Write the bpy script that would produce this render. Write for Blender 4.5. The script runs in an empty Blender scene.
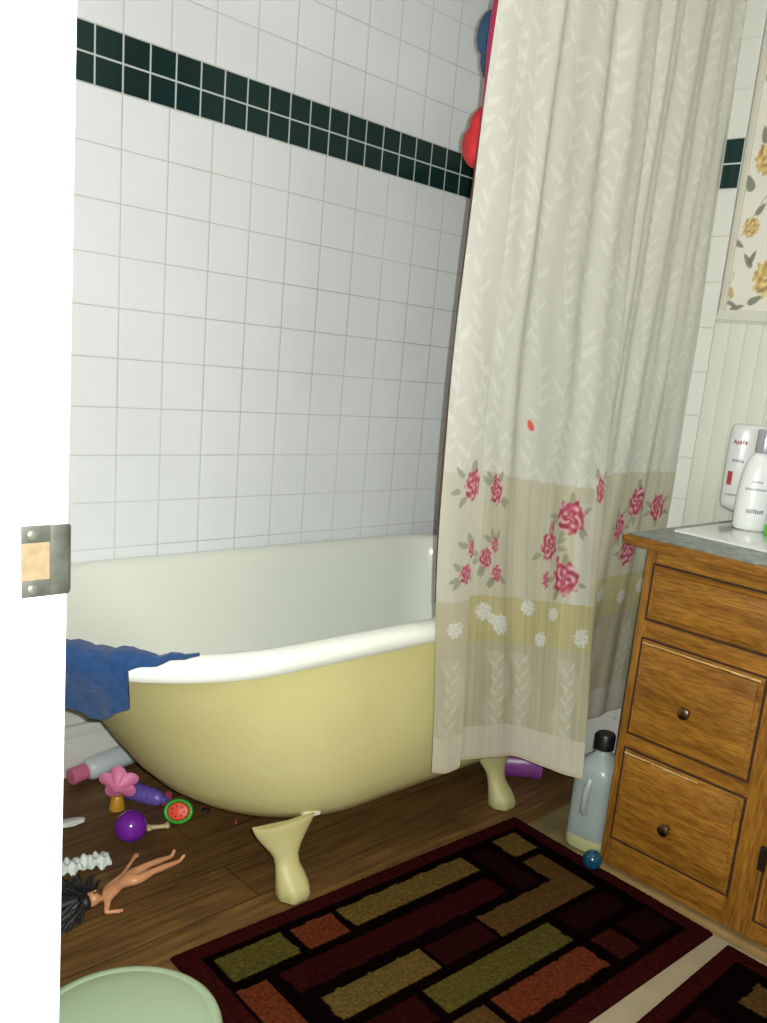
import bpy, bmesh, math, random
import numpy as np
from mathutils import Vector, Matrix
C = bpy.context.scene
COL = C.collection
PI = math.pi
rng = np.random.default_rng(7)
random.seed(7)

# ---------------------------------------------------------------- camera
cd = bpy.data.cameras.new('camera'); cam = bpy.data.objects.new('camera', cd); COL.objects.link(cam)
CAM = Vector((-.97240, -1.96527, 1.0984))
RT = Vector((.68854845, -.71788704, .10266077)); UP = Vector((.0959729, .23052467, .96832204)); FW = Vector((.71881168, .65688399, -.22762511))
cam.matrix_world = Matrix(((RT.x, UP.x, -FW.x, CAM.x), (RT.y, UP.y, -FW.y, CAM.y), (RT.z, UP.z, -FW.z, CAM.z), (0, 0, 0, 1)))
cd.sensor_fit = 'VERTICAL'; cd.sensor_height = 24
cd.lens = 887.926 / 1023 * 24
cd.shift_x = -(449.445 - 383.5) / 1023
cd.shift_y = (568.678 - 511.5) / 1023
cd.clip_start = .01
C.camera = cam

# ---------------------------------------------------------------- light
C.view_settings.view_transform = 'Standard'; C.view_settings.look = 'None'
C.view_settings.gamma = 1; C.view_settings.use_curve_mapping = False
C.view_settings.exposure = 0.0
w = bpy.data.worlds.new('world'); C.world = w; w.use_nodes = True
w.node_tree.nodes['Background'].inputs[0].default_value = (1, .97, .92, 1)
w.node_tree.nodes['Background'].inputs[1].default_value = .06
fl = bpy.data.lights.new('camera_flash', 'POINT'); fl.energy = 118; fl.color = (.98, 1, .985); fl.shadow_soft_size = .004
flo = bpy.data.objects.new('camera_flash', fl); COL.objects.link(flo)
flo.location = CAM + RT * .022 + UP * .012 + FW * .012
cl = bpy.data.lights.new('ceiling_fill', 'AREA'); cl.energy = 5.2; cl.color = (1, .94, .84); cl.shape = 'DISK'; cl.size = .3  # weak fill added below the ceiling, has no lamp body
clo = bpy.data.objects.new('ceiling_fill', cl); COL.objects.link(clo); clo.location = (.2, -1.5, 2.36)

# ---------------------------------------------------------------- helpers
def lin(v):
    v = np.asarray(v, float) / 255
    return np.where(v <= .04045, v / 12.92, ((v + .055) / 1.055) ** 2.4)
def rgba(r, g, b): return tuple(float(x) for x in lin((r, g, b))) + (1,)

def mat(name, col, rough=.5, var=.0, scale=8, bump=0, bscale=60, metal=0, spec=.5, stretch=None, col2=None, coat=0, trans=0, alpha=1, attr=None, sub=0, sheen=0, detail=4, ior=None, transl=0):
    m = bpy.data.materials.new(name); m.use_nodes = True
    nt = m.node_tree; b = nt.nodes['Principled BSDF']
    b.inputs['Roughness'].default_value = rough; b.inputs['Metallic'].default_value = metal
    b.inputs['Specular IOR Level'].default_value = spec
    b.inputs['Coat Weight'].default_value = coat; b.inputs['Coat Roughness'].default_value = .08
    b.inputs['Transmission Weight'].default_value = trans; b.inputs['Alpha'].default_value = alpha
    b.inputs['Sheen Weight'].default_value = sheen
    if ior: b.inputs['IOR'].default_value = ior
    if sub: b.inputs['Subsurface Weight'].default_value = sub; b.inputs['Subsurface Radius'].default_value = (.01, .008, .006); b.inputs['Subsurface Scale'].default_value = .3
    tc = nt.nodes.new('ShaderNodeTexCoord')
    mp = nt.nodes.new('ShaderNodeMapping'); nt.links.new(tc.outputs['Object'], mp.inputs[0])
    if stretch: mp.inputs['Scale'].default_value = stretch
    no = nt.nodes.new('ShaderNodeTexNoise'); no.inputs['Scale'].default_value = scale; no.inputs['Detail'].default_value = detail
    nt.links.new(mp.outputs[0], no.inputs['Vector'])
    ra = nt.nodes.new('ShaderNodeValToRGB'); ra.color_ramp.elements[0].position = .3; ra.color_ramp.elements[1].position = .7
    c2 = col2 or tuple(x * (1 - var) for x in col[:3]) + (1,)
    ra.color_ramp.elements[0].color = c2; ra.color_ramp.elements[1].color = col
    nt.links.new(no.outputs[0], ra.inputs[0])
    if attr:
        at = nt.nodes.new('ShaderNodeAttribute'); at.attribute_name = attr
        mx = nt.nodes.new('ShaderNodeMix'); mx.data_type = 'RGBA'; mx.blend_type = 'MULTIPLY'; mx.inputs[0].default_value = 1
        nt.links.new(at.outputs['Color'], mx.inputs[6]); nt.links.new(ra.outputs[0], mx.inputs[7])
        nt.links.new(mx.outputs[2], b.inputs['Base Color'])
    else:
        nt.links.new(ra.outputs[0], b.inputs['Base Color'])
    if bump:
        n2 = nt.nodes.new('ShaderNodeTexNoise'); n2.inputs['Scale'].default_value = bscale; n2.inputs['Detail'].default_value = 5
        nt.links.new(mp.outputs[0], n2.inputs['Vector'])
        bp = nt.nodes.new('ShaderNodeBump'); bp.inputs['Strength'].default_value = bump; bp.inputs['Distance'].default_value = .004
        nt.links.new(n2.outputs[0], bp.inputs['Height']); nt.links.new(bp.outputs[0], b.inputs['Normal'])
    if transl:
        out = nt.nodes['Material Output']; tr = nt.nodes.new('ShaderNodeBsdfTranslucent'); ms = nt.nodes.new('ShaderNodeMixShader'); ms.inputs[0].default_value = transl
        nt.links.new(b.inputs['Base Color'].links[0].from_socket, tr.inputs[0]); nt.links.new(b.outputs[0], ms.inputs[1]); nt.links.new(tr.outputs[0], ms.inputs[2]); nt.links.new(ms.outputs[0], out.inputs[0])
    return m

class MB:
    def __init__(s): s.bm = bmesh.new()
    def box(s, lo, hi, bevel=0, seg=2):
        v = [s.bm.verts.new((x, y, z)) for x in (lo[0], hi[0]) for y in (lo[1], hi[1]) for z in (lo[2], hi[2])]
        f = [s.bm.faces.new([v[i] for i in q]) for q in ((0, 1, 3, 2), (4, 6, 7, 5), (0, 4, 5, 1), (2, 3, 7, 6), (0, 2, 6, 4), (1, 5, 7, 3))]
        if bevel:
            es = list({e for q in f for e in q.edges})
            bmesh.ops.bevel(s.bm, geom=es, offset=bevel, segments=seg, affect='EDGES', profile=.6)
        return s
    def rings(s, R, cap0=True, cap1=True, closed=True):
        V = [[s.bm.verts.new(p) for p in r] for r in R]
        n = len(V[0])
        for a, b in zip(V, V[1:]):
            for i in range(n if closed else n - 1):
                j = (i + 1) % n
                s.bm.faces.new((a[i], a[j], b[j], b[i]))
        if cap0: s.bm.faces.new(V[0][::-1])
        if cap1: s.bm.faces.new(V[-1])
        return s
    def lathe(s, prof, n=32, sx=1, sy=1, M=None, cap0=True, cap1=True):
        R = []
        for r, z in prof:
            R.append([Vector((r * sx * math.cos(2 * PI * i / n), r * sy * math.sin(2 * PI * i / n), z)) for i in range(n)])
        if M is not None: R = [[M @ p for p in r] for r in R]
        return s.rings(R, cap0, cap1)
    def tube(s, pts, rad, n=10):
        pts = [Vector(p) for p in pts]
        rad = rad if hasattr(rad, '__len__') else [rad] * len(pts)
        R = []; u = None
        for i, p in enumerate(pts):
            t = (pts[min(i + 1, len(pts) - 1)] - pts[max(i - 1, 0)]).normalized()
            if u is None: u = t.orthogonal().normalized()
            u = (u - t * u.dot(t)).normalized(); v = t.cross(u)
            R.append([p + (u * math.cos(2 * PI * k / n) + v * math.sin(2 * PI * k / n)) * rad[i] for k in range(n)])
        return s.rings(R)
    def sphere(s, c, r, seg=32, sc=(1, 1, 1)):
        m = Matrix.Translation(c) @ Matrix.Diagonal((r * sc[0], r * sc[1], r * sc[2], 1))
        bmesh.ops.create_uvsphere(s.bm, u_segments=seg, v_segments=seg // 2, radius=1, matrix=m); return s
    def xform(s, M): bmesh.ops.transform(s.bm, matrix=M, verts=s.bm.verts); return s
    def build(s, name, m, parent=None, smooth=True, angle=40):
        bmesh.ops.recalc_face_normals(s.bm, faces=s.bm.faces)
        me = bpy.data.meshes.new(name); s.bm.to_mesh(me); s.bm.free()
        return link(name, me, m, parent, smooth, angle)

def link(name, me, m, parent=None, smooth=True, angle=40):
    me.materials.append(m)
    if smooth:
        me.polygons.foreach_set('use_smooth', [True] * len(me.polygons))
        me.set_sharp_from_angle(angle=math.radians(angle))
    o = bpy.data.objects.new(name, me); COL.objects.link(o)
    if parent is not None: o.parent = parent
    return o
def empty(name, label, cat, loc=(0, 0, 0), rz=0, group=None):
    o = bpy.data.objects.new(name, None); COL.objects.link(o); o.empty_display_size = .05
    o.location = loc; o.rotation_euler = (0, 0, rz); return tag(o, label, cat, group)
def tag(o, label, cat, group=None):
    o['label'] = label; o['category'] = cat
    if group: o['group'] = group
    return o
def struct(o): o['kind'] = 'structure'; return o

def gridmesh(name, X, Y, Z, m, parent=None, col=None, smooth=True, thick=0):
    nv, nu = X.shape
    co = np.stack([X, Y, Z], -1).reshape(-1, 3)
    i = np.arange(nv * nu).reshape(nv, nu)
    f = np.stack([i[:-1, :-1], i[:-1, 1:], i[1:, 1:], i[1:, :-1]], -1).reshape(-1, 4)
    me = bpy.data.meshes.new(name); me.from_pydata(co.tolist(), [], f.tolist())
    if col is not None:
        a = me.color_attributes.new('paint', 'FLOAT_COLOR', 'POINT')
        a.data.foreach_set('color', np.concatenate([col.reshape(-1, 3), np.ones((nv * nu, 1))], 1).astype(np.float32).ravel())
    o = link(name, me, m, parent, smooth, 80)
    if thick:
        md = o.modifiers.new('s', 'SOLIDIFY'); md.thickness = thick; md.offset = 0
    return o

# painting into vertex colours: pattern printed on cloth, paper, pile (in surface coordinates A, B, metres)
def blob(P, A, B, mask, col, k=1.0):
    mm = np.clip(mask, 0, 1)[..., None] * k
    P[:] = P * (1 - mm) + lin(col) * mm
def leaf(P, A, B, a, b, L, W, ang, col, k=.9, soft=.25):
    c, s = math.cos(ang), math.sin(ang)
    x = (A - a) * c + (B - b) * s; y = -(A - a) * s + (B - b) * c
    d = 1 - np.abs(x) / L * .0 - (x / L) ** 2 - (y / (W * (1.05 - .5 * np.clip(x / L, -1, 1)))) ** 2
    blob(P, A, B, d / soft, col, k)
def rose(P, A, B, a, b, ra, rb, cols, seed, k=.95, lobes=7, amp=.09):
    r0 = np.random.default_rng(seed); ph = r0.uniform(0, 6.28, 4)
    x = (A - a) / ra; y = (B - b) / rb
    sel = (np.abs(x) < 1.4) & (np.abs(y) < 1.4)
    if not sel.any(): return
    xs, ys = x[sel], y[sel]
    r = np.hypot(xs, ys); t = np.arctan2(ys, xs)
    edge = .90 + amp * np.sin(lobes * t + ph[0]) + .06 * np.sin((lobes + 6) * t + ph[1])
    m = np.clip((edge - r) / .12, 0, 1)
    sw = np.sin(r * 13 + 2 * np.sin(3 * t + ph[2]) + ph[3]) * .6 + .5 * np.sin(5 * t + r * 9 + ph[1])
    c0, c1, c2 = [lin(c) for c in cols]   # mid, dark, light
    q = P[sel]
    cc = c0 + np.clip(sw, 0, 1)[:, None] * (c2 - c0) * .9 + np.clip(-sw, 0, 1)[:, None] * (c1 - c0)
    q = q * (1 - (m * k)[:, None]) + cc * (m * k)[:, None]
    P[sel] = q

# ---------------------------------------------------------------- structure
W = 1.155; Z0 = 1.573; PT = .1097; GT = .0613; GH = .0582; RP = .1097
def tile_mat(name, axis, off, flip=1, white=(237, 240, 242)):
    m = bpy.data.materials.new(name); m.use_nodes = True; nt = m.node_tree; b = nt.nodes['Principled BSDF']
    N = nt.nodes.new; Lk = nt.links.new
    tc = N('ShaderNodeTexCoord'); sp = N('ShaderNodeSeparateXYZ'); Lk(tc.outputs['Object'], sp.inputs[0])
    def M(op, a, bb=None, c=None):
        n = N('ShaderNodeMath'); n.operation = op
        for i, v in enumerate((a, bb, c)):
            if v is None: continue
            if isinstance(v, (int, float)): n.inputs[i].default_value = v
            else: Lk(v, n.inputs[i])
        return n.outputs[0]
    x = M('MULTIPLY', M('SUBTRACT', sp.outputs[axis], off), flip); z = M('SUBTRACT', sp.outputs[2], Z0)
    inb = M('MULTIPLY', M('GREATER_THAN', z, 0.0), M('LESS_THAN', z, 2 * GH))       # in the green band
    def dist(v, p):     # distance to the nearest grid line of pitch p
        f = M('FRACT', M('DIVIDE', v, p)); return M('MULTIPLY', M('MINIMUM', f, M('SUBTRACT', 1.0, f)), p)
    up = M('GREATER_THAN', z, GH)
    zz = M('SUBTRACT', z, M('MULTIPLY', up, 2 * GH))
    dw = M('MINIMUM', dist(x, PT), dist(zz, RP))
    dg = M('MINIMUM', dist(x, GT), dist(z, GH))
    d = M('ADD', M('MULTIPLY', dg, inb), M('MULTIPLY', dw, M('SUBTRACT', 1.0, inb)))
    gw = M('ADD', .0009, M('MULTIPLY', inb, .0007))
    g = N('ShaderNodeMapRange'); Lk(d, g.inputs[0]); Lk(M('MULTIPLY', gw, .7), g.inputs[1]); Lk(M('MULTIPLY', gw, 1.6), g.inputs[2])
    ns = N('ShaderNodeTexNoise'); ns.inputs['Scale'].default_value = 2.2; ns.inputs['Detail'].default_value = 5; Lk(tc.outputs['Object'], ns.inputs['Vector'])
    # grout: pale, with brown mildewed stretches; more on the horizontal joints
    gr = N('ShaderNodeValToRGB'); Lk(ns.outputs[0], gr.inputs[0])
    gr.color_ramp.elements[0].position = .38; gr.color_ramp.elements[0].color = rgba(208, 208, 202)
    gr.color_ramp.elements[1].position = .62; gr.color_ramp.elements[1].color = rgba(176, 172, 158)
    gb = N('ShaderNodeMix'); gb.data_type = 'RGBA'; Lk(inb, gb.inputs[0]); Lk(gr.outputs[0], gb.inputs[6]); gb.inputs[7].default_value = rgba(196, 204, 200)
    n3 = N('ShaderNodeTexNoise'); n3.inputs['Scale'].default_value = 3; n3.inputs['Detail'].default_value = 3; Lk(tc.outputs['Object'], n3.inputs['Vector'])
    wr = N('ShaderNodeValToRGB'); Lk(n3.outputs[0], wr.inputs[0]); wr.color_ramp.elements[0].position = .35; wr.color_ramp.elements[1].position = .65
    wr.color_ramp.elements[0].color = rgba(white[0]-5, white[1]-5, white[2]-6); wr.color_ramp.elements[1].color = rgba(*white)
    tb = N('ShaderNodeMix'); tb.data_type = 'RGBA'; Lk(inb, tb.inputs[0]); Lk(wr.outputs[0], tb.inputs[6]); tb.inputs[7].default_value = rgba(22, 48, 46)
    cm = N('ShaderNodeMix'); cm.data_type = 'RGBA'; Lk(g.outputs[0], cm.inputs[0]); Lk(gb.outputs[2], cm.inputs[6]); Lk(tb.outputs[2], cm.inputs[7])
    Lk(cm.outputs[2], b.inputs['Base Color'])
    rg = N('ShaderNodeMapRange'); Lk(g.outputs[0], rg.inputs[0]); rg.inputs[3].default_value = .8; rg.inputs[4].default_value = .16
    Lk(rg.outputs[0], b.inputs['Roughness'])
    g2 = N('ShaderNodeMapRange'); Lk(d, g2.inputs[0]); Lk(M('MULTIPLY', gw, .6), g2.inputs[1]); g2.inputs[2].default_value = .0042; g2.interpolation_type = 'SMOOTHSTEP'
    bp = N('ShaderNodeBump'); bp.inputs['Distance'].default_value = .0012; bp.inputs['Strength'].default_value = .55; Lk(g2.outputs[0], bp.inputs['Height']); Lk(bp.outputs[0], b.inputs['Normal'])
    return m
white_paint = mat('white_paint', rgba(226, 227, 222), .45, .03, 6, .08, 40)
plain_wall = mat('plain_wall', rgba(205, 206, 198), .6, .05, 5, .1, 50)
trim_white = mat('trim_white', rgba(212, 212, 202), .4, .04, 7)
# floor: dark wood planks along the tub, worn pale sheet flooring near the vanity
def floor_mat():
    m = bpy.data.materials.new('floor_boards'); m.use_nodes = True; nt = m.node_tree; b = nt.nodes['Principled BSDF']
    N = nt.nodes.new; Lk = nt.links.new
    tc = N('ShaderNodeTexCoord'); mp = N('ShaderNodeMapping'); Lk(tc.outputs['Object'], mp.inputs[0]); mp.inputs['Scale'].default_value = (1.6, 22, 1)
    n1 = N('ShaderNodeTexNoise'); n1.inputs['Scale'].default_value = 3; n1.inputs['Detail'].default_value = 8; n1.inputs['Roughness'].default_value = .65; Lk(mp.outputs[0], n1.inputs['Vector'])
    r1 = N('ShaderNodeValToRGB'); Lk(n1.outputs[0], r1.inputs[0])
    e = r1.color_ramp.elements; e[0].position = .3; e[0].color = rgba(74, 52, 26); e[1].position = .72; e[1].color = rgba(146, 108, 56)
    n2 = N('ShaderNodeTexNoise'); n2.inputs['Scale'].default_value = 5; n2.inputs['Detail'].default_value = 4; Lk(tc.outputs['Object'], n2.inputs['Vector'])
    r2 = N('ShaderNodeValToRGB'); Lk(n2.outputs[0], r2.inputs[0]); r2.color_ramp.elements[0].position = .3; r2.color_ramp.elements[1].position = .75
    r2.color_ramp.elements[0].color = (.62, .62, .66, 1); r2.color_ramp.elements[1].color = (1.0, .96, .9, 1)
    mx = N('ShaderNodeMix'); mx.data_type = 'RGBA'; mx.blend_type = 'MULTIPLY'; mx.inputs[0].default_value = 1; Lk(r1.outputs[0], mx.inputs[6]); Lk(r2.outputs[0], mx.inputs[7])
    br = N('ShaderNodeTexBrick'); br.inputs['Scale'].default_value = 1; br.inputs['Brick Width'].default_value = 1.1; br.inputs['Row Height'].default_value = .13
    br.inputs['Mortar Size'].default_value = .0016; br.inputs['Color1'].default_value = (1, 1, 1, 1); br.inputs['Color2'].default_value = (.78, .78, .78, 1); br.inputs['Mortar'].default_value = (.3, .28, .25, 1)
    Lk(tc.outputs['Object'], br.inputs['Vector'])
    m2 = N('ShaderNodeMix'); m2.data_type = 'RGBA'; m2.blend_type = 'MULTIPLY'; m2.inputs[0].default_value = 1; Lk(mx.outputs[2], m2.inputs[6]); Lk(br.outputs[0], m2.inputs[7])
    Lk(m2.outputs[2], b.inputs['Base Color']); b.inputs['Roughness'].default_value = .5
    bp = N('ShaderNodeBump'); bp.inputs['Strength'].default_value = .25; bp.inputs['Distance'].default_value = .002; Lk(n1.outputs[0], bp.inputs['Height']); Lk(bp.outputs[0], b.inputs['Normal'])
    return m
struct(MB().box((-2.2, -3.0, -.05), (1.3, .12, 0)).build('floor', floor_mat(), smooth=False))
pale = mat('pale_sheet_flooring', rgba(132, 118, 80), .55, .25, 9, .1, 90, col2=rgba(92, 78, 48))
struct(MB().box((.655, -1.9, -.002), (1.15, -.80, .0015)).build('trim_1', pale, smooth=False))
struct(MB().box((-.20, -1.9, -.002), (.655, -1.2, .0015)).build('trim_2', mat('pale_floor_strip', rgba(150, 139, 112), .55, .2, 14), smooth=False))
struct(MB().box((-2.2, -3.0, 2.42), (1.3, .12, 2.47)).build('ceiling', plain_wall, smooth=False))
struct(MB().box((-.8, 0, .50), (W + .05, .05, 2.42)).build('wall_back', tile_mat('wall_tile_back', 0, 0.0), smooth=False))
struct(MB().box((-.8, .05, 0), (W + .05, .12, 2.42)).build('wall_back.001', plain_wall, smooth=False))
bb = MB().box((-.66, .036, 0), (W, .052, .108), .003); bb.box((-.66, .030, .104), (W, .052, .136), .008)
struct(bb.build('baseboard_back', trim_white))
# right wall: base, tile in the tub alcove, papered part, boarded dado
struct(MB().box((W, -3.0, 0), (W + .1, .12, 2.42)).build('wall_right', plain_wall, smooth=False))
YE = -.838
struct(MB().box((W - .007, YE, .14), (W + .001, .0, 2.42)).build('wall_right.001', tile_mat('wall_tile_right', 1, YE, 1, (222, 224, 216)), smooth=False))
struct(MB().box((W - .012, YE - .0, 0), (W + .001, .0, .14), .003).build('baseboard_right', trim_white))
pn = MB()
pn.box((W - .004, -3.0, .6), (W + .001, YE - .002, 1.262))
y = YE - .002
while y > -1.9:          # narrow tongue-and-groove boards
    pn.box((W - .010, y - .0414, .6), (W - .002, y, 1.262), .0012); y -= .042
struct(pn.build('wall_right.002', mat('dado_paint', rgba(214, 218, 204), .45, .04, 6)))
cp = MB().box((W - .013, -1.9, 1.258), (W, YE - .004, 1.29), .004); cp.box((W - .017, -1.9, 1.264), (W, YE - .004, 1.276), .003)
struct(cp.build('trim_3', trim_white))
# wallpaper with yellow roses
nb, na = 330, 130
Aw, Bw = np.meshgrid(np.linspace(.842, 1.25, na * 2), np.linspace(1.288, 2.05, nb))
PW = np.ones(Aw.shape + (3,)) * lin((222, 219, 208))
yr = [(196, 164, 84), (150, 112, 44), (226, 206, 140)]
gl = (104, 110, 88)
for a, b, L_, W_, g_ in ((.866, 1.585, .022, .011, 2.0), (.862, 1.446, .018, .007, -.5), (.894, 1.407, .022, .007, 2.2), (.886, 1.296, .02, .006, .3), (.872, 1.304, .016, .005, -.4), (.930, 1.316, .022, .008, .5), (.884, 1.692, .022, .008, 1.8), (.905, 1.415, .018, .006, 1.2), (.99, 1.60, .03, .012, .6), (.97, 1.47, .026, .01, 2.4), (.875, 1.83, .024, .01, 1.2), (.92, 1.78, .03, .01, 2.6), (.905, 1.525, .018, .007, .9)):
    leaf(PW, Aw, Bw, a, b, L_, W_, g_, gl, .85)
for t in np.linspace(0, 1, 26):       # stems
    leaf(PW, Aw, Bw, .866 + .05 * t, 1.465 + .095 * t, .004, .0012, 1.1, (140, 140, 118), .7)
    leaf(PW, Aw, Bw, .858 + .006 * math.sin(t * 9), 1.30 + .08 * t, .004, .0012, 1.5, (176, 160, 110), .6)
for i, (a, b, r) in enumerate(((.905, 1.640, .040), (.888, 1.484, .024), (.955, 1.368, .046), (.895, 1.84, .035), (1.0, 1.53, .04), (1.06, 1.7, .05), (1.1, 1.42, .04), (.935, 1.925, .04), (.86, 1.335, .010), (.866, 1.325, .008))):
    rose(PW, Aw, Bw, a, b, r, r * 1.15, yr, 40 + i, .9, 9, .05)
wp = gridmesh('wall_right.003', np.full(Aw.shape, W - .002), -Aw, Bw, mat('flowered_wallpaper', (1, 1, 1, 1), .6, .04, 9, attr='paint'), col=PW, smooth=False); struct(wp)
struct(MB().box((W - .008, YE - .020, 1.285), (W, YE - .004, 2.42), .003).build('trim_4', mat('edge_strip', rgba(206, 203, 186), .5, .05, 9)))
# left wall with the doorway the camera looks through
struct(MB().box((-.80, -1.26, 0), (-.692, .12, 2.42)).build('wall_left', plain_wall, smooth=False))
struct(MB().box((-.78, -3.0, 0), (-.66, -2.12, 2.42)).build('wall_left.001', plain_wall, smooth=False))
struct(MB().box((-.78, -2.12, 2.08), (-.66, -1.26, 2.42)).build('wall_left.002', plain_wall, smooth=False))
dj = MB().box((-.80, -1.28, 0), (-.6605, -1.2595, 2.08), .002); dj.box((-.760, -1.292, 0), (-.730, -1.278, 2.08), .003)
for v in dj.bm.verts: v.co.x += -.0117 + .0125*(v.co.z-.91)      # the old frame leans a little
struct(dj.build('door_1', white_paint))
struct(MB().box((-2.2, -3.0, 0), (1.2, -2.92, 2.42)).build('wall_front', plain_wall, smooth=False))

# ---------------------------------------------------------------- bathtub
enamel = mat('white_enamel', rgba(236, 240, 228), .16, .03, 3, coat=.3)
tub_yellow = mat('yellow_paint', rgba(216, 209, 148), .42, .06, 5, .25, 45, col2=rgba(210, 202, 138))
foot_yellow = mat('pale_yellow_foot', rgba(184, 177, 122), .5, .06, 12, .1, 60)
tub = empty('bathtub', 'white clawfoot bathtub with pale yellow painted outside against the tiled wall', 'bathtub', (.33, -.386, 0), -.008)
TX = .33
def oval(z, xl, xr, hw, n=112):
    """plan outline: rounded (sloping) left end, squarer tap end; coordinates relative to the tub empty"""
    r = []
    xc = max(xl + hw * 1.02, xl + .1); xe = xr - min(hw * .55, (xr - xl) * .3)
    for i in range(n):
        t = 2 * PI * i / n; c, s = math.cos(t), math.sin(t)
        if c < 0: x = xc + (xc - xl) * -abs(c); yy = hw * s
        else:
            p = 2 / 2.8
            x = xe + (xr - xe) * abs(c) ** p; yy = hw * math.copysign(abs(s) ** p, s)
        zz = z - (.003 * (x - TX) + .0125) * min(1, max(0, (z - .1) / .35)) - .006 * (x - TX) * (1 if z < .2 else 0)
        r.append(Vector((x - TX, yy, zz)))
    return r
ext = [(.098, .13, .92, .13), (.099, .08, .96, .19), (.108, .02, .995, .235), (.125, -.028, 1.01, .268), (.16, -.074, 1.022, .294), (.21, -.118, 1.03, .312), (.28, -.166, 1.037, .325), (.35, -.212, 1.042, .334), (.42, -.262, 1.047, .341), (.48, -.315, 1.052, .346), (.515, -.352, 1.054, .349), (.532, -.378, 1.056, .351), (.540, -.390, 1.057, .353)]
MB().rings([oval(*e) for e in ext], True, False).build('outer_shell', tub_yellow, tub)
rimp = [(.5385, -.385, 1.055, .348), (.5335, -.400, 1.066, .361), (.535, -.415, 1.076, .371), (.544, -.423, 1.082, .3775), (.556, -.4245, 1.083, .379), (.567, -.420, 1.080, .3755), (.575, -.410, 1.072, .3665), (.5785, -.395, 1.060, .3535), (.577, -.381, 1.050, .3415), (.572, -.370, 1.042, .3325), (.560, -.358, 1.036, .326), (.52, -.330, 1.030, .320), (.45, -.262, 1.022, .313), (.38, -.208, 1.014, .306), (.30, -.152, 1.005, .294), (.22, -.096, .995, .272), (.17, -.045, .98, .244), (.145, .005, .96, .205), (.136, .07, .92, .15), (.134, .22, .8, .08)]
basin = MB().rings([oval(*e) for e in rimp], False, True).build('basin', enamel, tub); basin['label'] = 'white enamel basin with rolled rim'
MB().lathe([(.001, 0), (.026, 0), (.028, .002), (.020, .004), (.016, .001), (.001, .001)], 24, M=Matrix.Translation((.55, 0, .131))).build('drain', mat('drain_chrome', rgba(190, 190, 190), .2, metal=1), tub)
def foot_mesh(sgn):
    """claw foot: paw on a ball below, thin ankle, flaring to a winged bracket under the tub; faces -y for sgn=-1"""
    lv = [(.000, .100, .026, .028), (.004, .103, .032, .034), (.016, .105, .0355, .036), (.032, .101, .0345, .034), (.048, .092, .031, .028), (.066, .080, .0265, .022), (.082, .073, .028, .021), (.098, .069, .038, .020), (.112, .067, .052, .018), (.125, .066, .065, .015), (.137, .067, .075, .012), (.147, .068, .081, .009), (.151, .068, .083, .006)]
    R = []
    for z, yc, hx, hy in lv:
        r = []
        for i in range(40):
            t = 2 * PI * i / 40
            k = 1 + (.07 * math.cos(6 * t) if z < .05 and math.sin(t) > .0 else 0) * (1 - z / .05 if z < .05 else 0)
            ct = math.cos(t); st = math.sin(t)
            wing = (.016 if ct > 0 else .001) * (abs(ct) ** 3) * max(0, (z - .10) / .05)
            r.append(Vector((hx * ct * k * (1 if ct > 0 else 1 - 2.6 * max(0, z - .10)), sgn * -1 * -(yc + hy * st * k) if sgn < 0 else yc + hy * st * k, z + wing)))
        if sgn < 0: r = [Vector((p.x, -abs(p.y) if p.y > 0 else p.y, p.z)) for p in r]
        R.append(r)
    return MB().rings(R)
def ft(name, x, sgn):
    b = foot_mesh(1)
    M = Matrix.Translation((x - TX, sgn * .205, 0)) @ (Matrix.Rotation(PI, 4, 'Z') if sgn < 0 else Matrix())
    o = b.xform(M).build(name, foot_yellow, tub)
    return o
for sgn in (-1, 1):
    for x in ((.052, .706) if sgn < 0 else (.130, .706)):
        f = ft('claw_foot', x, sgn)
        cl_ = MB().box((x - TX + .052, sgn * .262 - .010, .140), (x - TX + .090, sgn * .262 + .010, .151), .003).build('foot_clip', mat('cream_clip', rgba(228, 224, 200), .4), f)

# ---------------------------------------------------------------- shower curtain
KN = np.array([
(.300,-.790,.266,-.790,.328,-.790,.237), (.335,-.800,.315,-.801,.368,-.797,.229), (.366,-.802,.360,-.805,.402,-.801,.234),
(.366,-.778,.361,-.780,.404,-.778,.236), (.430,-.790,.430,-.790,.500,-.792,.228), (.500,-.800,.500,-.800,.585,-.815,.216),
(.600,-.800,.600,-.810,.615,-.855,.205), (.700,-.800,.700,-.825,.645,-.910,.195), (.775,-.800,.768,-.832,.673,-.950,.190),
(.815,-.795,.795,-.800,.684,-.885,.200), (.900,-.790,.860,-.785,.770,-.806,.215), (1.000,-.790,.950,-.788,.880,-.786,.220),
(1.080,-.786,1.050,-.788,1.020,-.786,.220), (1.143,-.788,1.143,-.798,1.141,-.788,.220)])
ZT, ZM = 2.045, .87
def pchip(x, y, q):
    h = np.diff(x); d = np.diff(y) / h; m = np.zeros(len(x))
    for i in range(1, len(x) - 1):
        if d[i-1] * d[i] > 0: m[i] = 2 * d[i-1] * d[i] / (d[i-1] + d[i])
    m[0] = d[0]; m[-1] = d[-1]
    i = np.clip(np.searchsorted(x, q) - 1, 0, len(h) - 1); t = (q - x[i]) / h[i]
    return y[i]*(1+2*t)*(1-t)**2 + m[i]*h[i]*t*(1-t)**2 + y[i+1]*t*t*(3-2*t) + m[i+1]*h[i]*t*t*(t-1)
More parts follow.
